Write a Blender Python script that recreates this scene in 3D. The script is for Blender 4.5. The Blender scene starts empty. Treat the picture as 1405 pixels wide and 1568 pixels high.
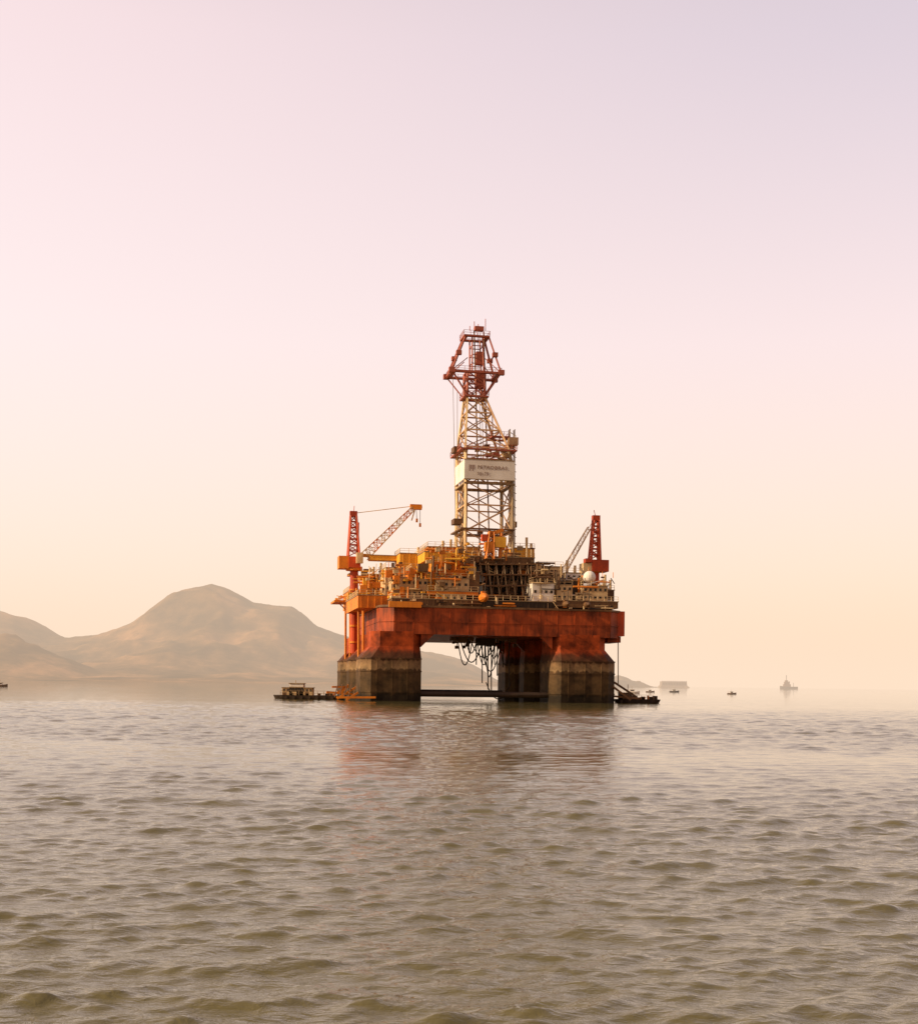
import bpy, math, random
import numpy as np
from mathutils import Vector, noise, Matrix
random.seed(7); rng=np.random.default_rng(11)
scn=bpy.context.scene
W0,H0,F=1405.0,1568.0,1900.0
CAMH=4.7; TH=math.radians(0.73); HY=1046.0
CT,ST=math.cos(TH),math.sin(TH)
def XZ(px,py):
    u=px-W0/2; v=HY-py
    return u*CT-v*ST, v*CT+u*ST
def P(px,py,D):
    X,Z=XZ(px,py); return (X*D/F, D, CAMH+Z*D/F)
def lin(c):
    return tuple(((v/255)/12.92 if v/255<=0.04045 else ((v/255+0.055)/1.055)**2.4) for v in c)+(1.0,)

# ---------------- camera
cam=bpy.data.cameras.new("camera"); camo=bpy.data.objects.new("camera",cam)
scn.collection.objects.link(camo); scn.camera=camo
camo.location=(0,0,CAMH); camo.rotation_euler=(math.radians(90),-TH,0)
cam.sensor_fit='HORIZONTAL'; cam.sensor_width=36; cam.lens=36*F/W0
cam.shift_y=(HY-H0/2)/W0; cam.clip_end=80000; cam.clip_start=0.5
scn.view_settings.view_transform='Standard'; scn.view_settings.look='None'
scn.view_settings.exposure=0

# ---------------- world
SUN_EL=math.radians(27); sd=Vector((-1,-0.30,0)).normalized()
sunvec=Vector((sd.x*math.cos(SUN_EL),sd.y*math.cos(SUN_EL),math.sin(SUN_EL)))
az=math.atan2(sd.x,sd.y)
w=bpy.data.worlds.new("World"); scn.world=w; w.use_nodes=True
nt=w.node_tree; nt.nodes.clear(); N=nt.nodes.new; L=nt.links.new
out=N('ShaderNodeOutputWorld'); add=N('ShaderNodeAddShader')
bg1=N('ShaderNodeBackground'); bg2=N('ShaderNodeBackground')
sky=N('ShaderNodeTexSky'); sky.sky_type='NISHITA'; sky.sun_disc=False
sky.sun_elevation=SUN_EL; sky.sun_rotation=az%(2*math.pi); sky.dust_density=3
L(sky.outputs[0],bg1.inputs[0]); bg1.inputs[1].default_value=0.05
tc=N('ShaderNodeTexCoord'); sep=N('ShaderNodeSeparateXYZ'); L(tc.outputs['Generated'],sep.inputs[0])
def ramp(stops):
    r=N('ShaderNodeValToRGB'); e=r.color_ramp.elements
    for i,(p,c) in enumerate(stops):
        if i<2: el=e[i]; el.position=p
        else: el=e.new(p)
        el.color=lin(c)
    L(sep.outputs[2],r.inputs[0]); return r
up=[(0.72,(192,172,174)),(1.0,(140,132,146))]
rl=ramp([(0.0,(255,226,203)),(0.09,(255,230,215)),(0.26,(255,232,227)),(0.46,(251,222,217))]+up)
rr=ramp([(0.0,(255,219,182)),(0.09,(255,223,200)),(0.26,(249,222,217)),(0.46,(221,202,206))]+up)
mr=N('ShaderNodeMapRange'); mr.interpolation_type='SMOOTHSTEP'
mr.inputs[1].default_value=-0.45; mr.inputs[2].default_value=0.40; L(sep.outputs[0],mr.inputs[0])
mx=N('ShaderNodeMix'); mx.data_type='RGBA'
L(mr.outputs[0],mx.inputs[0]); L(rl.outputs[0],mx.inputs[6]); L(rr.outputs[0],mx.inputs[7])
# half of the sky behind the viewer: dimmer and golden
rb=ramp([(0.0,(215,155,98)),(0.1,(205,152,100)),(0.3,(185,142,108)),(0.5,(170,140,122))]+up)
mb=N('ShaderNodeMapRange'); mb.interpolation_type='SMOOTHSTEP'
mb.inputs[1].default_value=0.35; mb.inputs[2].default_value=-0.35; L(sep.outputs[1],mb.inputs[0])
mx2=N('ShaderNodeMix'); mx2.data_type='RGBA'; L(mb.outputs[0],mx2.inputs[0]); L(mx.outputs[2],mx2.inputs[6]); L(rb.outputs[0],mx2.inputs[7])
L(mx2.outputs[2],bg2.inputs[0]); bg2.inputs[1].default_value=0.93
L(bg1.outputs[0],add.inputs[0]); L(bg2.outputs[0],add.inputs[1]); L(add.outputs[0],out.inputs[0])

sl=bpy.data.lights.new("sun",'SUN'); sl.energy=5.0; sl.angle=math.radians(0.5); sl.color=(1,0.80,0.52)
so=bpy.data.objects.new("sun",sl); scn.collection.objects.link(so)
so.rotation_euler=(-sunvec).to_track_quat('-Z','Y').to_euler()

# ---------------- materials
def newmat(name):
    m=bpy.data.materials.new(name); m.use_nodes=True
    return m,m.node_tree,m.node_tree.nodes['Principled BSDF']
def paint(name,c1,c2,amt=0.5,rough=0.55,scale=0.35,metal=0.0,streak=True):
    m,t,b=newmat(name); n=t.nodes.new; l=t.links.new
    tc=n('ShaderNodeTexCoord'); mp=n('ShaderNodeMapping'); l(tc.outputs['Object'],mp.inputs[0])
    mp.inputs['Scale'].default_value=(1.0,1.0,0.18 if streak else 1.0)
    nz=n('ShaderNodeTexNoise'); nz.inputs['Scale'].default_value=scale*3; nz.inputs['Detail'].default_value=8
    nz.inputs['Roughness'].default_value=0.65; l(mp.outputs[0],nz.inputs['Vector'])
    nz2=n('ShaderNodeTexNoise'); nz2.inputs['Scale'].default_value=scale*0.6; nz2.inputs['Detail'].default_value=5
    l(tc.outputs['Object'],nz2.inputs['Vector'])
    ad=n('ShaderNodeMath'); ad.operation='ADD'; l(nz.outputs[0],ad.inputs[0]); l(nz2.outputs[0],ad.inputs[1])
    mr=n('ShaderNodeMapRange'); mr.inputs[1].default_value=0.8; mr.inputs[2].default_value=1.2
    mr.inputs[4].default_value=amt; l(ad.outputs[0],mr.inputs[0])
    mx=n('ShaderNodeMix'); mx.data_type='RGBA'; l(mr.outputs[0],mx.inputs[0])
    mx.inputs[6].default_value=(*c1,1); mx.inputs[7].default_value=(*c2,1)
    l(mx.outputs[2],b.inputs['Base Color']); b.inputs['Roughness'].default_value=rough
    b.inputs['Metallic'].default_value=metal; b.inputs['Specular IOR Level'].default_value=0.22
    return m
M={}
M['cream']=paint('cream_paint',(0.72,0.52,0.28),(0.42,0.23,0.09),0.7)
M['tan']=paint('tan_paint',(0.66,0.42,0.22),(0.36,0.17,0.08),0.7)
M['white']=paint('white_paint',(0.80,0.72,0.64),(0.5,0.38,0.28),0.4)
M['orange']=paint('orange_paint',(0.78,0.24,0.02),(0.42,0.11,0.02),0.7)
M['yellow']=paint('yellow_paint',(0.80,0.40,0.04),(0.5,0.19,0.03),0.6)
M['red']=paint('red_paint',(0.60,0.08,0.02),(0.30,0.045,0.02),0.8)
M['dkred']=paint('hull_red_paint',(0.42,0.070,0.014),(0.12,0.022,0.006),0.95)
M['brown']=paint('rusty_steel',(0.20,0.10,0.04),(0.08,0.035,0.018),0.8)
M['dark']=paint('dark_steel',(0.06,0.035,0.02),(0.025,0.016,0.011),0.7)
M['grey']=paint('grey_steel',(0.36,0.25,0.14),(0.18,0.10,0.05),0.7)
M['glass']=paint('window_glass',(0.02,0.022,0.025),(0.03,0.03,0.03),0.5,0.1)
M['pinkred']=paint('derrick_red_paint',(0.42,0.11,0.065),(0.24,0.065,0.04),0.5)
M['letter']=paint('lettering_paint',(0.20,0.10,0.06),(0.40,0.26,0.2),0.7)
def column_mat():
    m,t,b=newmat('column_paint'); n=t.nodes.new; l=t.links.new
    tc=n('ShaderNodeTexCoord'); sp=n('ShaderNodeSeparateXYZ'); l(tc.outputs['Object'],sp.inputs[0])
    mp=n('ShaderNodeMapping'); l(tc.outputs['Object'],mp.inputs[0]); mp.inputs['Scale'].default_value=(1,1,0.25)
    nz=n('ShaderNodeTexNoise'); nz.inputs['Scale'].default_value=0.9; nz.inputs['Detail'].default_value=9; l(mp.outputs[0],nz.inputs[0])
    nb=n('ShaderNodeTexNoise'); nb.inputs['Scale'].default_value=0.3; nb.inputs['Detail'].default_value=8; nb.inputs['Roughness'].default_value=.65; l(tc.outputs['Object'],nb.inputs[0])
    ma=n('ShaderNodeMath'); ma.operation='MULTIPLY_ADD'; ma.inputs[1].default_value=2.6; ma.inputs[2].default_value=-1.3; l(nz.outputs[0],ma.inputs[0])
    zz=n('ShaderNodeMath'); zz.operation='ADD'; l(sp.outputs[2],zz.inputs[0]); l(ma.outputs[0],zz.inputs[1])
    dv=n('ShaderNodeMath'); dv.operation='DIVIDE'; dv.inputs[1].default_value=26; l(zz.outputs[0],dv.inputs[0])
    r=n('ShaderNodeValToRGB'); e=r.color_ramp.elements
    st=[(0.0,(0.022,0.013,0.006)),(0.06,(0.03,0.019,0.009)),(0.09,(0.08,0.045,0.018)),(0.22,(0.09,0.05,0.02)),(0.30,(0.10,0.052,0.022)),
        (0.31,(0.28,0.17,0.08)),(0.385,(0.22,0.12,0.055)),(0.40,(0.085,0.038,0.016)),(0.46,(0.12,0.035,0.014)),(0.50,(0.38,0.060,0.012)),(1.0,(0.44,0.070,0.013))]
    for i,(p,c) in enumerate(st):
        el=e[i] if i<2 else e.new(p); el.position=p; el.color=(*c,1)
    l(dv.outputs[0],r.inputs[0])
    mx=n('ShaderNodeMix'); mx.data_type='RGBA'; mx.blend_type='MULTIPLY'; mx.inputs[0].default_value=1
    mr=n('ShaderNodeMapRange'); mr.inputs[1].default_value=0.35; mr.inputs[2].default_value=0.65; mr.inputs[3].default_value=0.35; mr.inputs[4].default_value=1.25; l(nb.outputs[0],mr.inputs[0])
    l(r.outputs[0],mx.inputs[6]); l(mr.outputs[0],mx.inputs[7]); l(mx.outputs[2],b.inputs['Base Color'])
    b.inputs['Roughness'].default_value=0.7; b.inputs['Specular IOR Level'].default_value=0.15
    return m
M['column']=column_mat()

# ---------------- builder
class B:
    def __init__(s): s.v=[];s.f=[];s.m=[];s.ms=[]
    def mi(s,k):
        if k not in s.ms: s.ms.append(k)
        return s.ms.index(k)
    def add(s,vs,fs,k):
        o=len(s.v); s.v+=[tuple(x) for x in vs]; i=s.mi(k)
        for f in fs: s.f.append(tuple(o+j for j in f)); s.m.append(i)
    def box(s,a0,a1,b0,b1,z0,z1,k):
        if a0>a1:a0,a1=a1,a0
        if z0>z1:z0,z1=z1,z0
        vs=[(a,b,z) for z in(z0,z1) for (a,b) in((a0,b0),(a1,b0),(a1,b1),(a0,b1))]
        s.add(vs,[(3,2,1,0),(4,5,6,7),(0,1,5,4),(1,2,6,5),(2,3,7,6),(3,0,4,7)],k)
    def loft(s,rings,k,cap=True):
        n=len(rings[0]); vs=[p for r in rings for p in r]; fs=[]
        for i in range(len(rings)-1):
            for j in range(n):
                j2=(j+1)%n; fs.append((i*n+j,i*n+j2,(i+1)*n+j2,(i+1)*n+j))
        if cap: fs.append(tuple(reversed(range(n)))); fs.append(tuple((len(rings)-1)*n+j for j in range(n)))
        s.add(vs,fs,k)
    def cyl(s,p,q,r,k,seg=8,r2=None):
        p=Vector(p);q=Vector(q);d=q-p
        if d.length<1e-4: return
        d.normalize(); u=d.orthogonal().normalized()
        if seg==4 and abs(d.z)<0.98: u=Vector((0,0,1)).cross(d).normalized()
        v=d.cross(u); r2=r if r2 is None else r2; rings=[]
        for c,rr in((p,r),(q,r2)):
            rings.append([c+u*math.cos(2*math.pi*(j+.5)/seg)*rr+v*math.sin(2*math.pi*(j+.5)/seg)*rr for j in range(seg)])
        s.loft(rings,k)
    def beam(s,p,q,w,k): s.cyl(p,q,w*0.7,k,4)
    def ball(s,c,r,k,nu=12,nv=8):
        rings=[]
        for i in range(1,nv):
            t=math.pi*i/nv; rings.append([(c[0]+r*math.sin(t)*math.cos(2*math.pi*j/nu),c[1]+r*math.sin(t)*math.sin(2*math.pi*j/nu),c[2]-r*math.cos(t)) for j in range(nu)])
        s.loft(rings,k)
    def finish(s,name,parent=None,loc=None):
        me=bpy.data.meshes.new(name); me.from_pydata(s.v,[],s.f)
        for k in s.ms: me.materials.append(M[k])
        me.polygons.foreach_set('material_index',s.m); me.update()
        o=bpy.data.objects.new(name,me); scn.collection.objects.link(o)
        if parent: o.parent=parent
        if loc: o.location=loc
        return o
def lattice(bd,p,q,w0,w1,n,k,ch=0.3,br=0.16,k2=None):
    """four-chord lattice girder from p to q"""
    p=Vector(p);q=Vector(q);d=(q-p).normalized()
    side=d.cross(Vector((0,1,0))); 
    if side.length<0.2: side=d.cross(Vector((1,0,0)))
    side.normalize(); oth=d.cross(side)
    R=[]
    for i in range(n+1):
        t=i/n; c=p.lerp(q,t); w=(w0+(w1-w0)*t)/2
        R.append([c+side*w*sx+oth*w*sy for sx,sy in((-1,-1),(1,-1),(1,1),(-1,1))])
    for i in range(n):
        for j in range(4):
            kk=k if (k2 is None or (i//2)%2==0) else k2
            bd.beam(R[i][j],R[i+1][j],ch,kk)
            j2=(j+1)%4
            bd.beam(R[i][j],R[i+1][j2] ,br,kk) if i%2 else bd.beam(R[i][j2],R[i+1][j],br,kk)
            bd.beam(R[i+1][j],R[i+1][j2],br,kk)

# ---------------- rig frame
YAW=math.radians(11); OX,OY=7.9,311.2; cy_,sy_=math.cos(YAW),math.sin(YAW)
def R(px,py,b):
    X,Z=XZ(px,py); y=(b-sy_*OX+cy_*OY)/(cy_-sy_*X/F); x=X*y/F
    return ((x-OX)*cy_+(y-OY)*sy_, CAMH+Z*y/F)
def RP(px,py,b):
    a,z=R(px,py,b); return Vector((a,b,z))
def RB(bd,px0,px1,py0,py1,b0,b1,k):
    pm=(py0+py1)/2; xm=(px0+px1)/2
    a0=R(px0,pm,b0)[0];a1=R(px1,pm,b0)[0]; z1=R(xm,py0,b0)[1]; z0=R(xm,py1,b0)[1]
    bd.box(a0,a1,b0,b1,z0,z1,k); return a0,a1,z0,z1
rig=bpy.data.objects.new("oil_rig",None); scn.collection.objects.link(rig)
rig.location=(OX,OY,0); rig.rotation_euler=(0,0,YAW)

aL0=R(553,1030,0)[0]; aL1=R(647,1030,0)[0]; aR0=R(845,1030,0)[0]; aR1=R(945,1030,0)[0]
def octo(a0,a1,b0,b1,c,z):
    return [(a0+c,b0,z),(a1-c,b0,z),(a1,b0+c,z),(a1,b1-c,z),(a1-c,b1,z),(a0+c,b1,z),(a0,b1-c,z),(a0,b0+c,z)]
Z_BL=R(600,1003,0)[1]; Z_D0=R(700,972,0)[1]; Z_D1=R(700,931,0)[1]
bd=B()
wc=(aL1-aL0)
for (a0,a1) in((aL0,aL1),(aR0,aR1)):
    for b0 in(0,27,50):
        b1=b0+wc-1 if b0!=27 else b0+wc-5
        i=2.6
        oa0=a0+(i if a0<0 else 0.3); oa1=a1-(i if a0>0 else 0.3)
        bd.loft([octo(a0,a1,b0,b1,2.4,-12),octo(a0,a1,b0,b1,2.4,Z_BL-0.8),octo(oa0,oa1,b0+0.7,b1-0.7,2.0,Z_BL+2.2),octo(oa0,oa1,b0+0.7,b1-0.7,2.0,Z_D0+0.6)],'column')
        for z in (2.1,Z_BL-1.0,Z_BL-4.1):
            bd.loft([octo(a0-.12,a1+.12,b0-.12,b1+.12,2.4,z),octo(a0-.12,a1+.12,b0-.12,b1+.12,2.4,z+0.3)],'column')
        for t in (0.25,0.5,0.75):
            aa=a0+(a1-a0)*t; bd.box(aa-.1,aa+.1,b0-.16,b0-.004,0.5,Z_BL-1.1,'column')
bd.finish('columns',rig)
bd=B()
for (a0,a1) in((aL0,aL1),(aR0,aR1)): bd.box(a0+1,a1-1,-9,72,-18,-10,'column')
bd.finish('pontoons',rig)
bd=B()
for b in (4,56):
    bd.cyl((aL1-.5,b,1.9),(aR0+.5,b,1.9),0.75 if b<10 else 0.8,'dark',12)
bd.cyl((aL1,54,2),(aR0,64,2),0.5,'brown',8)
bd.finish('braces',rig)

# deck hull
aD0=R(583,950,1)[0]; aD1=R(953,950,1)[0]
bd=B()
def ring(z,e): return octo(aD0-e,aD1+e,0.8-e,64+e,3.2,z)
bd.loft([ring(Z_D0,0),ring(Z_D1,0)],'dkred')
bd.loft([ring(Z_D1+.003,0.25),ring(Z_D1+0.5,0.25)],'brown')
z=Z_D0+ (Z_D1-Z_D0)*0.45
bd.loft([ring(z,0.12),ring(z+.2,0.12)],'dkred')
n=13
for i in range(n):
    a=aD0+3.6+(aD1-aD0-7.2)*i/(n-1)
    bd.box(a-.07,a+.07,0.68,0.79,Z_D0+.1,Z_D1-.1,'dkred')
RB(bd,927,956,936,974,3.5,18,'red')  # brighter red stands in for sunlight on the hull's right corner
RB(bd,930,950,975,984,4,14,'dkred')
RB(bd,596,645,921,930,-.3,.7,'orange')
for s,a in((1,aL1-.3),(-1,aR0+.3)):
    for b in (1.2,30,55):
        bd.add([(a,b,Z_D0),(a+s*3.2,b,Z_D0),(a,b,Z_D0-3.2),(a,b+1.5,Z_D0),(a+s*3.2,b+1.5,Z_D0),(a,b+1.5,Z_D0-3.2)],[(0,1,2),(5,4,3),(1,4,5,2),(0,2,5,3),(0,3,4,1)],'dkred')
bd.finish('deck_hull',rig)

def railing(bd,p,q,k='cream',h=1.15,step=1.8):
    p=Vector(p);q=Vector(q);n=max(1,int((q-p).length/step))
    for i in range(n+1):
        c=p.lerp(q,i/n); bd.beam(c,c+Vector((0,0,h)),0.09,k)
    for hh in (0.55,1.15): bd.beam(p+Vector((0,0,hh)),q+Vector((0,0,hh)),0.08,k)
def windows(bd,a0,a1,z0,z1,b,rows,cols,ww=0.55,hh=0.6):
    for r in range(rows):
        for c in range(cols):
            a=a0+(a1-a0)*(c+0.5)/cols; z=z0+(z1-z0)*(r+0.55)/rows
            bd.box(a-ww/2-.09,a+ww/2+.09,b-0.05,b-.002,z-hh/2-.09,z+hh/2+.09,'grey')
            bd.box(a-ww/2,a+ww/2,b-0.08,b-.052,z-hh/2,z+hh/2,'glass')
def clutter(bd,px0,px1,py0,py1,b0,b1,n,ks,big=2.6):
    A0,zt=R(px0,py0,b0);A1,_=R(px1,py0,b0);zb=R(px0,py1,b0)[1]
    for i in range(n):
        a=random.uniform(A0,A1);b=random.uniform(b0,b1);z=random.uniform(zb,zt);k=random.choice(ks);t=random.random()
        if t<0.38:
            w_,d_,h_=[random.uniform(0.4,big) for _ in range(3)]
            bd.box(a-w_/2,min(a+w_/2,A1),b,b+d_,z,min(z+h_*0.8,zt+.5),k)
        elif t<0.6:
            l_=random.uniform(1.5,7); bd.cyl((max(A0,a-l_/2),b,z),(min(A1,a+l_/2),b,z),random.uniform(.1,.28),k,6)
        elif t<0.85:
            l_=random.uniform(1.5,4.5); bd.cyl((a,b,max(zb,z-l_)),(a,b,z+.3),random.uniform(.1,.3),k,6)
        else:
            l_=random.uniform(1.5,4); bd.beam((a,b,z),(min(A1,max(A0,a+random.choice((-1,1))*l_)),b,z+random.uniform(-2,2)),.18,k)

# ---------------- topsides (blocks of deck houses & modules)
bd=B()
def block(px0,px1,py0,py1,b0,b1,k,wr=0,wc_=0,rail=True,ribs=0):
    a0,a1,z0,z1=RB(bd,px0,px1,py0,py1,b0,b1,k)
    bd.box(a0-.15,a1+.15,b0-.15,b1+.15,z1+.002,z1+.22,'grey')
    if wr: windows(bd,a0,a1,z0,z1,b0,wr,wc_)
    if rail:
        railing(bd,(a0,b0,z1+.22),(a1,b0,z1+.22)); railing(bd,(a0,b0,z1+.22),(a0,b1,z1+.22))
    for i in range(ribs):
        a=a0+(a1-a0)*(i+.5)/ribs; bd.box(a-.08,a+.08,b0-.14,b0-.003,z0+.1,z1-.1,k)
block(600,735,918,931,2,14,'brown',rail=True,ribs=16)
block(735,850,921,931,2,14,'dark',rail=True,ribs=10)
block(850,946,921,931,3,30,'brown',rail=True)
block(548,600,912,931,10,40,'orange',rail=True,ribs=5)
block(535,575,905,931,42,60,'orange',1,3)
block(606,655,885,917,6,20,'cream',2,6)
block(590,628,870,912,22,36,'cream',2,4)
block(560,592,880,908,40,52,'orange',2,4)
block(612,652,848,872,24,34,'yellow',ribs=4)
block(566,612,851,858,30,34,'yellow',rail=False)
block(630,652,872,886,8,20,'orange',rail=True)
block(668,718,886,906,4,14,'cream',1,5)
block(656,668,878,917,6,14,'yellow',rail=False)
block(718,734,876,917,5,14,'brown',rail=False)
block(655,732,906,911,3.2,16,'orange',ribs=0)
block(660,725,862,882,8,20,'orange',1,6,ribs=7)
block(650,735,846,860,12,30,'yellow',ribs=9)
block(655,700,838,846,18,32,'orange')
block(668,712,911,920,3,10,'cream',1,4,rail=False)
block(690,818,853,862,10,36,'brown',ribs=20)
block(735,820,862,876,14,36,'dark',ribs=12,rail=False)
block(740,848,876,921,16,36,'dark',ribs=12,rail=False)
block(700,735,838,852,16,26,'yellow')
block(785,818,840,853,14,30,'yellow',ribs=3)
block(815,848,893,922,5,14,'white',1,4)
block(824,862,868,880,12,28,'cream',1,5)
block(826,858,880,893,10,26,'grey',ribs=5)
block(852,876,896,921,6,16,'cream',2,3)
block(876,892,890,921,8,18,'dark',rail=False)
block(892,930,898,921,5,18,'cream',2,5)
block(866,900,878,890,14,26,'white',1,4)
block(918,940,904,921,12,28,'brown')
clutter(bd,545,615,868,925,14,40,90,['orange','cream','yellow','yellow','brown'])  # left palettes lean orange and yellow, painting in the sunlit glow
clutter(bd,600,665,862,925,3,10,90,['orange','cream','brown','orange','yellow'])
clutter(bd,655,735,838,918,2.6,8,110,['orange','cream','yellow','brown','orange'],1.6)
clutter(bd,735,850,858,918,9,15,150,['dark','brown','brown','grey','dark','orange','cream'],2.2)
clutter(bd,700,820,830,856,8,20,60,['yellow','brown','orange','grey','yellow'],1.6)
clutter(bd,815,865,862,920,4,12,60,['cream','brown','grey','dark'],1.5)
clutter(bd,862,942,880,928,4,18,120,['cream','brown','grey','dark','white','orange'],1.7)
clutter(bd,600,940,919,929,1.2,2.2,60,['brown','dark','cream','orange'],0.9)
clutter(bd,518,545,908,921,44,55,22,['orange','cream','yellow'],1.4)
RB(bd,512,545,919,922,44,56,'orange')
bd.beam(RP(516,921,50),RP(536,940,50),.3,'orange')
for i in range(9):
    p=RP(735+i*12,862,8.5); q=RP(741+i*12,915,8.5); q2=RP(729+i*12,915,8.5)
    bd.beam(p,q,.28,'grey'); bd.beam(p,q2,.22,'brown')
for y in (864,880,897,914): bd.beam(RP(733,y,8.3),RP(842,y,8.3),.35,'brown')
for x,y0,y1,b in((806,823,853,14),(813,832,853,14),(640,838,848,26),(760,915,925,1.5),(678,828,838,20),(690,826,838,20),(868,858,880,16),(880,866,890,16),(926,880,900,14),(934,888,905,14),(583,862,880,42),(572,868,882,42)):
    bd.cyl(RP(x,y1,b),RP(x,y0,b),0.35,'cream',8)
for i in range(46):
    x=random.uniform(560,940); base=858 if 650<x<820 else 885 
    b=random.uniform(6,24); bd.beam(RP(x,base,b),RP(x,base-random.uniform(8,24),b),.12,random.choice(['cream','orange','brown']))
bd.finish('deck_modules',rig)

# lifeboats (orange capsules hung in davits)
bd=B()
for (px,py,b,rr,kb) in((740,915,-0.6,1.2,'orange'),(866,925,-0.2,.8,'brown'),(898,926,-0.2,.8,'brown')):
    c=RP(px,py,b); prof=[(-3.2,.1),(-2.7,.55),(-1.6,.95),(0,1.05),(1.6,.95),(2.7,.55),(3.2,.1)]
    rings=[]
    for t,r_ in prof:
        r_*=rr*0.9
        rings.append([(c.x+math.cos(2*math.pi*j/10)*r_,c.y+t*rr*.8,c.z+math.sin(2*math.pi*j/10)*r_*1.05) for j in range(10)])
    bd.loft(rings,kb); bd.box(c.x-.5,c.x+.5,c.y-.4,c.y+1.2,c.z+rr*.8,c.z+rr*1.3,kb)
    for dy in(-1.8,1.8):
        bd.beam((c.x,c.y+dy,c.z+rr*.8),(c.x,c.y+dy,c.z+3.4),.12,'dark'); bd.beam((c.x,c.y+dy,c.z+3.4),(c.x,c.y+4,c.z+3.4),.25,'brown')
bd.finish('lifeboats',rig)

# satellite radome
bd=B(); c=RP(902,884,8); bd.ball(c,1.65,'white',16,12); bd.cyl(c-Vector((0,0,3.4)),c-Vector((0,0,1.2)),.6,'white'); bd.finish('radome',rig)

# ---------------- derrick
bd=B(); DB=14.0
def lvl(py,pl,pr,depth=None):
    al,z=R(pl,py,DB); ar,_=R(pr,py,DB); w_=ar-al; dm=depth if depth else w_
    bc=DB+6.2; return [Vector((al,bc-dm/2,z)),Vector((ar,bc-dm/2,z)),Vector((ar,bc+dm/2,z)),Vector((al,bc+dm/2,z))]
levels=[lvl(853,712,784),lvl(812,712,784),lvl(772,713,784),lvl(737,713,784),lvl(703,713,783),
        lvl(683,713,779),lvl(655,715,768),lvl(627,718,757),lvl(600,720,747),lvl(582,720,747),lvl(562,720,747)]
for i in range(len(levels)-1):
    lo,hi=levels[i],levels[i+1]
    for j in range(4):
        j2=(j+1)%4; k='grey' if i<5 else 'tan'
        if i>=8: k='pinkred'
        if j in(0,3) and i<8: k='cream'  # left legs paler: their sunlit side is put into the paint
        bd.beam(lo[j],hi[j],0.7 if i<5 else .5,k)
        bd.beam(hi[j],hi[j2],0.36,'tan' if i<8 else 'pinkred')
        bd.beam(lo[j],hi[j2],0.26,'tan' if i<8 else 'pinkred'); bd.beam(lo[j2],hi[j],0.26,'tan' if i<8 else 'pinkred')
ctr=lambda py:RP(742-(853-py)*0.026,py,DB+6.2)
for dx in(-1.3,1.3):
    bd.beam(ctr(853)+Vector((dx,0,0)),ctr(507)+Vector((dx,0,0)),.28,'brown')
for dx in (-.3,.3): bd.beam(ctr(740)+Vector((dx,0,0)),ctr(510)+Vector((dx,0,0)),.1,'brown')
c=ctr(575); bd.box(c.x-1.3,c.x+1.3,c.y-1,c.y+1,c.z-3.4,c.z+1.2,'pinkred'); 
c=ctr(545); bd.box(c.x-1.0,c.x+1.0,c.y-.8,c.y+.8,c.z-2.4,c.z+1,'pinkred')
def plat(py,pl,pr,k='brown',th=.35,rl=True,dep=None):
    L_=lvl(py,pl,pr,dep); a0,a1=L_[0].x,L_[1].x; b0,b1=L_[0].y,L_[2].y; z=L_[0].z
    for (q0,q1,q2,q3) in((a0,a1,b0,b0+1.2),(a0,a1,b1-1.2,b1),(a0,a0+1.2,b0+1.25,b1-1.25),(a1-1.2,a1,b0+1.25,b1-1.25)): bd.box(q0,q1,q2,q3,z-th,z,k)
    if rl:
        for i in range(4): railing(bd,L_[i],L_[(i+1)%4],k,1.2,1.5)
plat(686,704,790,'pinkred'); plat(738,710,788,'grey',rl=False); plat(808,704,787,'brown',rl=False); plat(600,714,752,'pinkred'); plat(663,757,785,'pinkred',dep=6)
plat(563,694,770,'pinkred',.4,True,9)
A=lvl(563,694,770,8); C=lvl(600,720,747); T=lvl(508,717,753,5)
for j in range(4):
    bd.beam(C[j],A[j],.35,'pinkred'); bd.beam(A[j],T[j],.42,'pinkred'); bd.beam(T[j],T[(j+1)%4],.4,'pinkred'); bd.beam(A[j],A[(j+1)%4],.4,'pinkred')
    mid=A[j].lerp(T[j],.5); mid2=A[(j+1)%4].lerp(T[(j+1)%4],.5)
    if j%2: bd.beam(mid,mid2,.28,'pinkred')
    bd.beam(A[j],levels[-1][j]+Vector((0,0,3.5)),.2,'pinkred')
    bd.box(mid.x-.7,mid.x+.7,mid.y-.6,mid.y+.6,mid.z-.5,mid.z+.6,'pinkred')
    a_=A[j]; bd.box(a_.x-.8,a_.x+.8,a_.y-.6,a_.y+.6,a_.z-.6,a_.z+.7,'pinkred')
I0=lvl(563,728,746,3.5); I1=lvl(508,728,744,3.5)
for j in range(4):
    bd.beam(I0[j],I1[j],.3,'pinkred')
    for t in(.25,.5,.75): bd.beam(I0[j].lerp(I1[j],t),I0[(j+1)%4].lerp(I1[(j+1)%4],t),.2,'pinkred')
plat(506,714,754,'pinkred',.4,True,6)
for x,y in((726,492),(743,488),(732,496),(719,499)): bd.beam(RP(x,506,DB+6),RP(x,y,DB+6),.15,'pinkred')
c=ctr(503); bd.box(c.x-1.2,c.x+1.2,c.y-1,c.y+1,c.z-.6,c.z+.4,'pinkred')
for dx,db in((0,0),(1.3,0),(0,1.3),(1.3,1.3)):
    p=RP(785,838,DB+3)+Vector((dx-.8,db,0)); q=RP(785,657,DB+3)+Vector((dx-.8,db,0)); bd.beam(p,q,.2,'grey')
for y in range(662,838,11): bd.beam(RP(781,y,DB+3),RP(790,y+6,DB+3),.14,'grey')
c=RP(786,675,DB+3); bd.box(c.x-1.5,c.x+1.1,c.y-1,c.y+1,c.z-1.2,c.z+.8,'tan')
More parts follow.
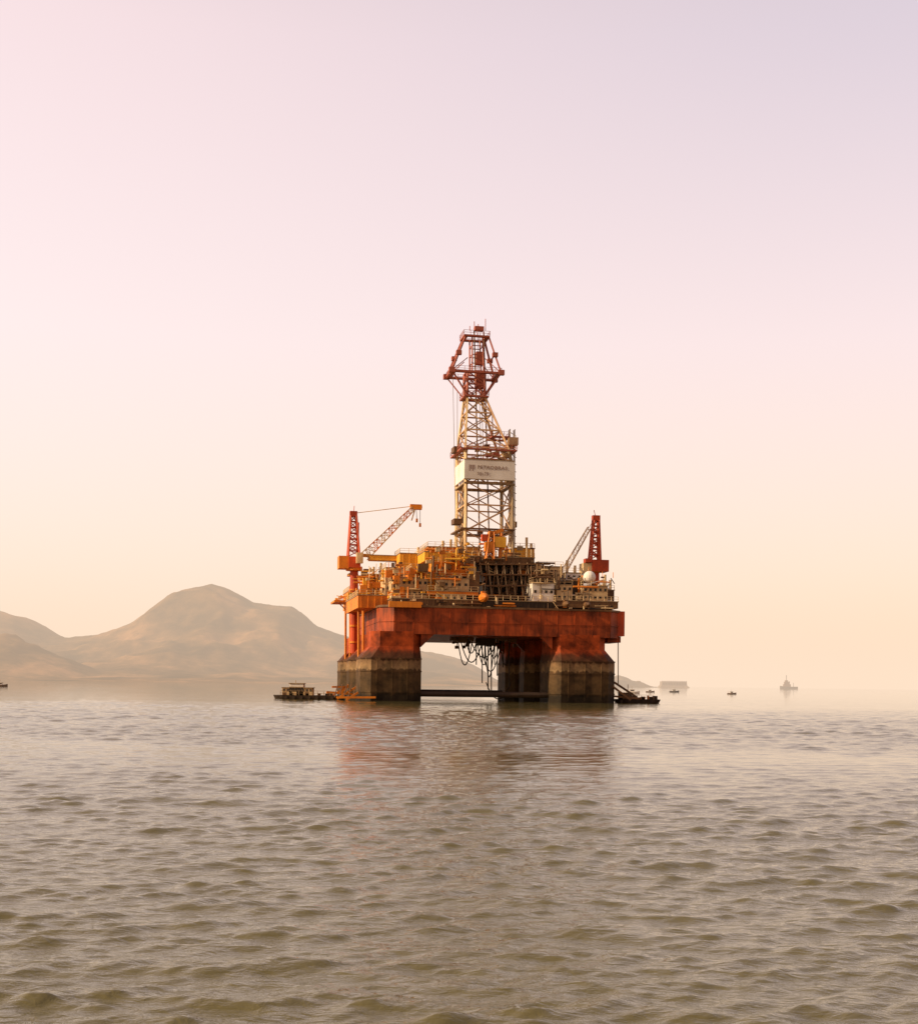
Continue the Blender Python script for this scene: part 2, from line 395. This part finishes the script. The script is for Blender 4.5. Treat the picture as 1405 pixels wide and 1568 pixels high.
bd.beam(RP(693,566,DB+6),RP(698,845,DB+6),.09,'brown'); bd.beam(RP(700,600,DB+4),RP(700,690,DB+4),.09,'brown')
for y in (800,690): 
    c=RP(700,y,DB+6); bd.box(c.x-1.3,c.x+1,c.y-2,c.y+2,c.z-.6,c.z+.8,'brown')
c=RP(783,805,DB+6); bd.box(c.x-1.3,c.x+1,c.y-2,c.y+2,c.z-.6,c.z+.9,'brown')
for i in range(9): 
    x=704+i*1.1; bd.beam(RP(x,845,DB+9+i*.2),RP(x+random.uniform(0,2),705,DB+9+i*.2),.16,random.choice(['grey','cream','brown']))
for i in range(22):
    y=random.choice((690,684,697,740,815)); x=random.uniform(712,782); c=RP(x,y,DB+random.uniform(2,10)); s=random.uniform(.3,.9)
    bd.box(c.x-s,c.x+s,c.y-s,c.y+s,c.z-s*.6,c.z+s*.7,random.choice(['brown','grey','pinkred','cream']))
bd.finish('derrick',rig)
# derrick sign board
bd=B(); a0,a1,z0,z1=RB(bd,711,788,705,734,DB-1.2,DB-.9,'white')
bd.box(a0,a0+.3,DB-.85,DB+13,z0,z1,'white'); bd.box(a0-.1,a1+.1,DB-1.25,DB-.85,z1+.002,z1+.2,'grey'); bd.box(a0-.1,a1+.1,DB-1.25,DB-.85,z0-.2,z0-.002,'grey')
lx=a0+1.2
for i in range(4): bd.box(lx+i*.42,lx+i*.42+.2,DB-1.24,DB-1.203,z1-2.9+(.5 if i%2 else 0),z1-1.3,'letter')
bd.finish('derrick_sign',rig)
def text(s,size,a,z,b,k):
    cu=bpy.data.curves.new('t','FONT'); cu.body=s; cu.size=size; cu.extrude=0.02; cu.space_character=1.2
    o=bpy.data.objects.new('t',cu); scn.collection.objects.link(o); bpy.context.view_layer.update()
    me=bpy.data.meshes.new_from_object(o.evaluated_get(bpy.context.evaluated_depsgraph_get())); bpy.data.objects.remove(o)
    o=bpy.data.objects.new('sign_lettering',me); scn.collection.objects.link(o); me.materials.clear(); me.materials.append(M[k]); o.parent=rig
    o.location=(a,b,z); o.rotation_euler=(math.radians(90),0,0)
text("PETROBRAS",1.3,a0+3.4,z1-2.3,DB-1.25,'letter'); text("SS-75",1.15,a0+3.4,z1-3.9,DB-1.25,'letter')

# ---------------- cranes
bd=B(); b=34
bd.cyl(RP(542,1000,b),RP(542,873,b),1.15,'red',14)
for y in (985,960,935,905): 
    c=RP(542,y,b); bd.cyl(c,c+Vector((0,0,.5)),1.45,'orange',14)
bd.cyl(RP(542,874,b),RP(542,868,b),2.3,'orange',14)
RB(bd,519,534,851,870,b-2,b+3,'orange'); RB(bd,534.2,552,852,869,b-2.4,b+2.4,'red'); RB(bd,546,556,846,862,b-4.2,b-2.45,'cream')
p0,p1=RP(541,852,b),RP(541,790,b); lattice(bd,p0,p1,3.0,1.5,7,'red',.42,.24)
bd.beam(RP(547,852,b-1),RP(548,800,b-1),.5,'red'); c=RP(541,788,b); bd.box(c.x-1,c.x+1,c.y-.8,c.y+.8,c.z-.6,c.z+.9,'red'); bd.beam(c,c+Vector((.2,0,2.4)),.12,'red')
bb=b-2; lattice(bd,RP(558,852,bb),RP(632,779,bb),2.4,1.1,13,'cream',.26,.15,'orange')
t=RP(636,777,bb); bd.box(t.x-1.5,t.x+1.7,t.y-.6,t.y+.6,t.z-.6,t.z+.8,'orange'); bd.beam(t,RP(646,776,bb),.6,'orange'); bd.beam(t,RP(630,797,bb),.3,'cream')
bd.beam(RP(643,776,bb),RP(643,801,bb),.1,'dark'); bd.beam(RP(637,777,bb),RP(638,795,bb),.1,'dark')
for x,y in((643,804),(638,797)): 
    c=RP(x,y,bb); bd.cyl(c-Vector((0,0,.5)),c+Vector((0,0,.5)),.3,'orange',8)
for d in(-.4,.4): bd.beam(RP(541,786,b)+Vector((0,d,0)),RP(633,775,bb)+Vector((0,d,0)),.09,'cream')
RB(bd,552,568,848,853,b-2.5,b-1.8,'yellow')
bd.finish('deck_crane_port',rig)
bd=B(); b=20
bd.cyl(RP(911,925,b),RP(911,876,b),1.1,'red',14); bd.cyl(RP(911,877,b),RP(911,872,b),2.0,'orange',14)
RB(bd,893,906,862,877,b-2,b+2,'cream'); RB(bd,906.2,932,857,875,b-2.2,b+2.4,'red'); RB(bd,897,906,855,861,b-3,b-.5,'red')
lattice(bd,RP(910,858,b),RP(912,797,b),2.6,1.4,7,'red',.45,.26); bd.beam(RP(917,857,b-1),RP(915,800,b-1),.4,'red')
c=RP(912,794,b); bd.box(c.x-1,c.x+1,c.y-.8,c.y+.8,c.z-.6,c.z+.8,'red'); bd.beam(c,RP(909,781,b),.14,'red')
lattice(bd,RP(902,808,b+3),RP(866,870,b+3),.9,1.3,9,'cream',.16,.09); bd.beam(RP(909,795,b),RP(899,812,b+3),.1,'cream')
bd.finish('deck_crane_starboard',rig)
bd=B(); b=9
lattice(bd,RP(749,856,b),RP(752,815,b),2.0,1.2,4,'orange',.4,.25); bd.beam(RP(765,856,b),RP(767,816,b),.7,'orange')
RB(bd,743,758,830,844,b-1,b+1,'orange'); RB(bd,757,775,822,838,b-1,b+1,'yellow'); bd.beam(RP(742,822,b),RP(770,811,b),.8,'orange')
RB(bd,738,748,818,828,b-.8,b+.8,'red')
bd.finish('pipe_crane',rig)

# ---------------- hanging riser hoses, anchor gear
bd=B()
def hose(p0,p1,sag,r,k='dark',n=14):
    pr=None
    for i in range(n+1):
        t=i/n; q=p0.lerp(p1,t)-Vector((0,0,sag*4*t*(1-t)))
        if pr: bd.cyl(pr,q,r,k,6)
        pr=q
for (x0,x1,y0,sg,bb) in((700,724,974,44,20),(704,740,976,38,21),(712,731,974,26,20),(730,752,978,40,22),(735,768,980,48,22),(742,757,975,62,23),(748,765,978,30,22),(765,781,982,36,24),(722,760,985,22,25)):
    p=RP(x0,y0,bb);q=RP(x1,y0,bb); hose(p,q,sg*.176,.16)
for x,y,bb in((718,1000,20),(729,1018,21),(738,1046,21),(742,1010,22),(747,1056,22),(752,1060,22),(757,1018,22),(761,1035,24),(766,1000,24),(779,1055,25),(770,1022,26)):
    bd.beam(RP(x,970,bb),RP(x,y,bb),.22,'dark')
hose(RP(744,1045,22),RP(782,1045,24),4.5,.16)
c=RP(744,982,21); bd.box(c.x-2.2,c.x+2.2,c.y-1.5,c.y+1.5,c.z-1.2,Z_D0-.01,'dark')
for x in (695,708,722,757,770,786):
    c=RP(x,977,16); s=random.uniform(.5,1.3); bd.box(c.x-s,c.x+s,c.y,c.y+2,c.z-random.uniform(0,1.2),Z_D0-.02,'brown')
for i in range(16):
    c=RP(random.uniform(690,790),random.uniform(976,992),random.uniform(18,28)); s=random.uniform(.3,.8); bd.box(c.x-s,c.x+s,c.y,c.y+1,c.z-s,c.z+s,'brown'); bd.beam(c,Vector((c.x,c.y,Z_D0)),.15,'dark')
bd.finish('riser_hoses',rig)
bd=B()
bd.beam(RP(946,972,6),RP(946,1050,6),.18,'brown')
for (x0,y0,x1,y1,bb) in((548,1040,505,1068,30),(556,1046,516,1070,18),(562,1052,530,1072,6),(552,1038,520,1062,40),(500,1060,556,1064,20),(508,1052,556,1052,30),(515,1068,575,1068,-1),
    (936,1050,965,1072,2),(940,1045,972,1066,10),(936,1066,980,1070,3)):
    bd.beam(RP(x0,y0,bb),RP(x1,y1,bb),.5,'orange' if x0<700 else 'brown')
for i in range(6):
    x=512+i*7; bd.beam(RP(x,1068,12),RP(x+5,1046+abs(3-i),22),.22,'brown')
for x,bb in((536,36),(549,20),(556,12),(529,52)):
    bd.cyl(RP(x,1060,bb),RP(x,935,bb),.35,'orange',8)
bd.finish('anchor_racks',rig)

# ---------------- work barges
def barge(name,px0,px1,pyw,D,cabin,hk='dark',h=1.3):
    bd=B(); x0=P(px0,pyw,D)[0]; x1=P(px1,pyw,D)[0]; Lg=x1-x0; hw=3.2
    def rg(z,e,sh):
        return [(sh,-hw*.55,z),(sh+2.5,-hw-e,z),(Lg-2.5-sh,-hw-e,z),(Lg-sh,-hw*.55,z),(Lg-sh,hw*.55,z),(Lg-2.5-sh,hw+e,z),(sh+2.5,hw+e,z),(sh,hw*.55,z)]
    bd.loft([rg(-.8,-.3,.8),rg(h*.8,0,0),rg(h,.05,0)],hk)
    for i in range(int(Lg/2)):
        bd.cyl((1.5+i*2,-hw-.25,.45),(1.5+i*2,-hw-.02,.45),.4,'dark',10)
    for (f0,f1,z1,k,wn) in cabin:
        bd.box(f0*Lg,f1*Lg,-1.6,1.8,h+.002,h+z1,k); bd.box(f0*Lg-.2,f1*Lg+.2,-1.85,2.05,h+z1+.002,h+z1+.15,'grey')
        if wn: windows(bd,f0*Lg,f1*Lg,h+.5,h+z1,-1.6,1,wn,.5,.5)
    railing(bd,(2,-hw+.1,h),(Lg-2,-hw+.1,h),'grey',1,1.5)
    bd.cyl((Lg*.75,0,h),(Lg*.75,0,h+1.0),.3,'orange'); bd.beam((Lg*.3,0,h+2),(Lg*.3,0,h+3.9),.12,'grey')
    for i in range(9):
        a=random.uniform(.1,.9)*Lg; s=random.uniform(.3,.7); bd.box(a-s,a+s,-2.6,-2.6+s,h,h+s*1.5,random.choice(['brown','cream','orange','dark']))
    bd.finish(name,None,(x0,D,0))
barge('work_barge',420,528,1069,326,[(.12,.55,1.9,'cream',8),(.22,.42,3.0,'white',5)],h=1.0)
barge('work_barge.001',940,1009,1074,330,[(.1,.38,1.6,'brown',3)],h=1.0)
# ---------------- boats
def boat(name,px,pyw,D,Lg,k='white'):
    x=P(px,pyw,D)[0]; bd=B(); hw=Lg*.16; h=Lg*.12; rings=[]
    for t,wf,rise in((-.5,.75,0),(-.2,1,0),(.15,.95,.1),(.38,.55,.35),(.5,.05,.6)):
        a=t*Lg; rings.append([(a,-hw*wf,h*(1+rise)),(a,-hw*wf*.8,0),(a,0,-h*.5),(a,hw*wf*.8,0),(a,hw*wf,h*(1+rise))])
    bd.loft(rings,k)
    bd.box(-.2*Lg,.12*Lg,-hw*.6,hw*.6,h*.9,h*.9+Lg*.15,'white'); bd.box(-.17*Lg,.1*Lg,-hw*.62,-hw*.602,h+Lg*.05,h+Lg*.12,'glass')
    bd.box(-.24*Lg,.16*Lg,-hw*.7,hw*.7,h*.9+Lg*.152,h*.9+Lg*.175,'grey'); bd.beam((-.05*Lg,0,h),(-.05*Lg,0,h+Lg*.38),Lg*.012,'grey'); bd.beam((-.4*Lg,0,h),(-.4*Lg,0,h+Lg*.2),Lg*.012,'grey')
    bd.finish(name,None,(x,D,0))
boat('fishing_boat',1120,1063,760,5.5,'brown'); boat('fishing_boat.001',995,1061,860,6,'brown'); boat('fishing_boat.002',1032,1060,900,7,'dark')
boat('fishing_boat.003',968,1062,700,8,'white'); boat('fishing_boat.004',1,1053,620,7,'brown')
# ship
bd=B(); D=3100; x=P(1207,1055,D)[0]; Lg=44; hw=6; rings=[]
for t,wf,r in((-.5,.8,0),(-.3,1,0),(.2,1,0),(.4,.6,1.2),(.5,.05,2.2)):
    a=-t*Lg; rings.append([(a,-hw*wf,6+r),(a,-hw*wf*.8,0),(a,0,-3),(a,hw*wf*.8,0),(a,hw*wf,6+r)])
bd.loft(rings,'dark'); bd.box(-13,4,-5,5,6,12,'brown'); bd.box(-11,0,-4.5,4.5,12.01,18,'brown'); bd.box(-9,-3,-4,4,18.01,22,'brown'); bd.beam((-6,0,22),(-6,0,35),1.1,'dark'); bd.cyl((1,0,12),(1,0,19),1.5,'dark'); bd.beam((12,0,6),(12,0,16),.8,'dark')
bd.finish('supply_ship',None,(x,D,0))
# fort
M['stone']=paint('fort_stone',(0.26,0.19,0.13),(0.17,0.12,0.09),.8,.9,.05)
bd=B(); D=3000; x0=P(1011,1048,D)[0]; x1=P(1051,1048,D)[0]; Wf=x1-x0
bd.loft([[(-6,-20,-2),(Wf+6,-20,-2),(Wf+6,30,-2),(-6,30,-2)],[(0,-14,5),(Wf,-14,5),(Wf,24,5),(0,24,5)]],'stone')
bd.loft([[(1,-12,5),(Wf-1,-12,5),(Wf-1,22,5),(1,22,5)],[(2,-11,15),(Wf-2,-11,15),(Wf-2,21,15),(2,21,15)]],'stone')
for i in range(9): bd.box(4+i*(Wf-10)/8,5.6+i*(Wf-10)/8,-12.3,-11.6,8,10.5,'dark')
for i in range(12): bd.box(2+i*(Wf-6)/11,4+i*(Wf-6)/11,-11,-9.5,15.002,16.5,'stone')
bd.finish('stone_fort',None,(x0,D,0))

# ---------------- hills
def hmat():
    m,t,b=newmat('hill_scrub'); n=t.nodes.new; l=t.links.new
    tc=n('ShaderNodeTexCoord'); nz=n('ShaderNodeTexNoise'); nz.inputs['Scale'].default_value=0.007; nz.inputs['Detail'].default_value=12; nz.inputs['Roughness'].default_value=.65
    l(tc.outputs['Object'],nz.inputs[0]); r=n('ShaderNodeValToRGB'); e=r.color_ramp.elements
    e[0].position=.38; e[0].color=(0.05,0.033,0.013,1); e[1].position=.66; e[1].color=(0.34,0.18,0.075,1)
    el=e.new(.52); el.color=(0.15,0.086,0.033,1)
    l(nz.outputs[0],r.inputs[0]); l(r.outputs[0],b.inputs['Base Color']); b.inputs['Roughness'].default_value=1
    b.inputs['Specular IOR Level'].default_value=0
    return m
HM=hmat()
prof=[(-700,1000),(-450,960),(-300,925),(-150,905),(-60,915),(0,935),(30,948),(60,962),(85,975),(110,976),(150,972),(185,965),(215,948),(240,930),(262,915),(290,902),(325,894),(345,900),(370,912),(390,925),(420,927),(445,928),(460,938),(485,960),(510,970),(530,974),(560,978),(600,983),(650,1000),(680,1003),(710,1012),(735,1025),(755,1038),(775,1049),(900,1056),(2000,1080)]
px=[];ph=[]
for a,b_ in prof:
    q=P(a,b_,3000); px.append(q[0]); ph.append(q[2])
def fbm(x,y,s,o=5,sd=0.0): return noise.fractal(Vector((x/s+sd,y/s-sd,sd)),0.9,2.1,o)
nx,ny=560,180; X0,X1,Y0,Y1=-3200,320,1950,3900
vs=[];
for j in range(ny):
    y=Y0+(Y1-Y0)*j/(ny-1)
    for i in range(nx):
        x=X0+(X1-X0)*i/(nx-1)
        dd=(y-3000)
        wx=x+0.10*abs(dd)*fbm(x,y,260,3,6.2)
        h=float(np.interp(wx,px,ph))
        d=dd/(430+60*fbm(x,0,500,2,3.1))
        s=math.exp(-abs(d)**1.7) if d>0 else math.exp(-abs(d)**1.5*1.25)
        n1=noise.ridged_multi_fractal(Vector((x/380,y/380,1.7)),1.0,2.1,6,1.0,2.0)
        h1=(h+3.5)*s*(1+ (0.42*(n1-1.15)*min(1,abs(d)*1.4)))
        h2=66*math.exp(-((x+850)/150)**2-((y-2350)/170)**2)*(1+.25*fbm(x,y,90,4,2))+58*math.exp(-((x+1150)/260)**2-((y-2400)/200)**2)
        h3=70*math.exp(-((x+600)/330)**2-((y-2720)/130)**2)*(1+.35*fbm(x,y,150,4,8))
        h4=34*math.exp(-((x+350)/260)**4-((y-2640)/90)**2)*(1+.3*fbm(x,y,100,4,5))
        z=max(h1,h2,h3,h4)+fbm(x,y,50,6,.5)*min(5,max(h1,h2,h3)*.10)-3.5
        vs.append((x,y,max(z,-4)))
fs=[(j*nx+i,j*nx+i+1,(j+1)*nx+i+1,(j+1)*nx+i) for j in range(ny-1) for i in range(nx-1)]
me=bpy.data.meshes.new('hills'); me.from_pydata(vs,[],fs); me.materials.append(HM)
me.polygons.foreach_set('use_smooth',[True]*len(fs)); o=bpy.data.objects.new('hills',me); scn.collection.objects.link(o)
# low coast to the right of the rig
vs=[];nx,ny=160,30
xa=P(770,1050,3100)[0]; xb=P(1020,1050,3100)[0]
for j in range(ny):
    for i in range(nx):
        x=xa+(xb-xa)*i/(nx-1); y=3050+j*10; u=i/(nx-1); v=j/(ny-1)
        z=(5+22*math.exp(-((u-.72)/.13)**2)+7*fbm(x,y,30,5,1))*math.sin(math.pi*v)*min(1,(1-u)*8)*min(1,u*8)-1
        vs.append((x,y,z))
fs=[(j*nx+i,j*nx+i+1,(j+1)*nx+i+1,(j+1)*nx+i) for j in range(ny-1) for i in range(nx-1)]
me=bpy.data.meshes.new('headland'); me.from_pydata(vs,[],fs); me.materials.append(HM); o=bpy.data.objects.new('headland',me); scn.collection.objects.link(o)

# ---------------- haze (real air volume over the bay, airlight = emission + absorption)
m=bpy.data.materials.new('haze'); m.use_nodes=True; t=m.node_tree; t.nodes.clear()
ab=t.nodes.new('ShaderNodeVolumeAbsorption'); em=t.nodes.new('ShaderNodeEmission'); ad=t.nodes.new('ShaderNodeAddShader'); ou=t.nodes.new('ShaderNodeOutputMaterial')
SG=2.8e-4
ab.inputs[0].default_value=(0,0,0,1); ab.inputs[1].default_value=SG
em.inputs[0].default_value=(1.0,0.77,0.58,1); em.inputs[1].default_value=SG
t.links.new(ab.outputs[0],ad.inputs[0]); t.links.new(em.outputs[0],ad.inputs[1]); t.links.new(ad.outputs[0],ou.inputs['Volume'])
M['haze']=m; bd=B(); bd.box(-40000,40000,520,45000,-60,270,'haze'); bd.finish('haze')

# ---------------- water
rows=[-30000,-3000,-400,-60,-10,0,3]; y=5.0
while y<700: rows.append(y); y+=max(.045,0.0030*y)
while y<44000: rows.append(y); y*=1.06
Yr=np.array(rows); nc=1000
tt=np.linspace(-1,1,nc); hwid=np.maximum(np.abs(Yr)*0.42+4,8)
Xg=hwid[:,None]*tt[None,:]
ext=np.array([1.15,1.6,3,10,60]); 
Xl=-(hwid[:,None]*ext[None,::-1]+np.array([30000,6000,800,80,5])[None,:]*1.0); Xr=-Xl[:,::-1]
Xg=np.concatenate([Xl,Xg,Xr],1); NC=Xg.shape[1]; Yg=np.repeat(Yr[:,None],NC,1)
dx=np.gradient(Xg,axis=1); dy=np.gradient(Yg,axis=0); sp=np.maximum(dx,dy).astype(np.float32)
X3=Xg.astype(np.float32); Y1=Yr[:,None].astype(np.float32); Z=np.zeros(Xg.shape,np.float32)
Yw=Yg*(1+0.05*np.sin(Xg/23+1)+0.03*np.sin(Xg/9.1+Yg/40))+Xg*0.03
streak=0.5+0.5*np.sin(Yg/9.0+1.6*np.sin(Xg/21.0)+0.7*np.sin(Xg/8+2)+np.sin(Yg/27.)*2)
GY=[0,14,30,50,68,86,98,150,210,265,400,50000]; GV=[.88,.88,.78,.56,.34,.21,.58,.72,.62,.25,.2,.2]
gust=np.interp(Yw,GY,GV)*(0.80+0.28*streak)
DA=np.interp(Yr,[15,60,200],[.75,1.5,1.5])[:,None].astype(np.float32)
for i in range(180):
    lam=0.18*(5/0.18)**rng.random(); k=2*math.pi/lam
    th=rng.normal(math.radians(103),math.radians(24)); st=rng.uniform(.6,1.4)*(.026 if lam<0.38 else (.040 if lam<1.25 else (.020 if lam<2.7 else .010)))
    ph_=rng.random()*6.28; fade=np.clip((lam/sp-2.0)/2.2,0,1)
    wv=np.sin(np.float32(k*math.cos(th))*X3+(np.float32(k*math.sin(th))*Y1+ph_+0.4*np.sin(Y1*k*.07+2*i))+0.5*np.sin(X3*np.float32(k*.11)+i))
    env=1+0.75*np.sin(X3*np.float32(k*.045)+3*i)*np.sin(Y1*k*.06+5*i)
    Z+=np.float32(st/k)*fade*wv*env*(1 if lam<1.25 else DA)
Z2=Z*gust
sd_=np.std(Z2[200:400,20:-20])+1e-6
gr=np.clip(Z2/sd_,-2.5,3.2)
Z2=Z2+0.12*sd_*gr**2
nr=len(rows); co=np.stack([Xg,Yg,Z2],-1).reshape(-1,3)
idx=np.arange(nr*NC).reshape(nr,NC); q=np.stack([idx[:-1,:-1],idx[:-1,1:],idx[1:,1:],idx[1:,:-1]],-1).reshape(-1,4)
me=bpy.data.meshes.new('sea_water'); me.vertices.add(len(co)); me.vertices.foreach_set('co',co.astype(np.float32).ravel())
me.loops.add(q.size); me.loops.foreach_set('vertex_index',q.astype(np.int32).ravel())
me.polygons.add(len(q)); me.polygons.foreach_set('loop_start',np.arange(0,q.size,4,dtype=np.int32)); me.polygons.foreach_set('use_smooth',np.ones(len(q),dtype=bool))
me.update(calc_edges=True)
at=me.attributes.new('gust','FLOAT','POINT'); at.data.foreach_set('value',gust.astype(np.float32).ravel())
m,t,b=newmat('sea_water'); n=t.nodes.new; l=t.links.new
b.inputs['Base Color'].default_value=(0.115,0.094,0.036,1); b.inputs['IOR'].default_value=1.5; b.inputs['Roughness'].default_value=0.03
b.inputs['Specular Tint'].default_value=(1.0,0.88,0.68,1)
tc=n('ShaderNodeTexCoord'); mp=n('ShaderNodeMapping'); mp.inputs['Scale'].default_value=(0.6,1.25,1); mp.inputs['Rotation'].default_value=(0,0,math.radians(9)); l(tc.outputs['Object'],mp.inputs[0])
n1=n('ShaderNodeTexNoise'); n1.inputs['Scale'].default_value=4.0; n1.inputs['Detail'].default_value=4; n1.inputs['Roughness'].default_value=.6; n1.inputs['Distortion'].default_value=.4; l(mp.outputs[0],n1.inputs[0])
a=n('ShaderNodeAttribute'); a.attribute_name='gust'
bp=n('ShaderNodeBump'); bp.inputs['Distance'].default_value=0.07; l(n1.outputs[0],bp.inputs['Height']); l(a.outputs['Fac'],bp.inputs['Strength']); l(bp.outputs[0],b.inputs['Normal'])
me.materials.append(m); o=bpy.data.objects.new('sea_water',me); scn.collection.objects.link(o)
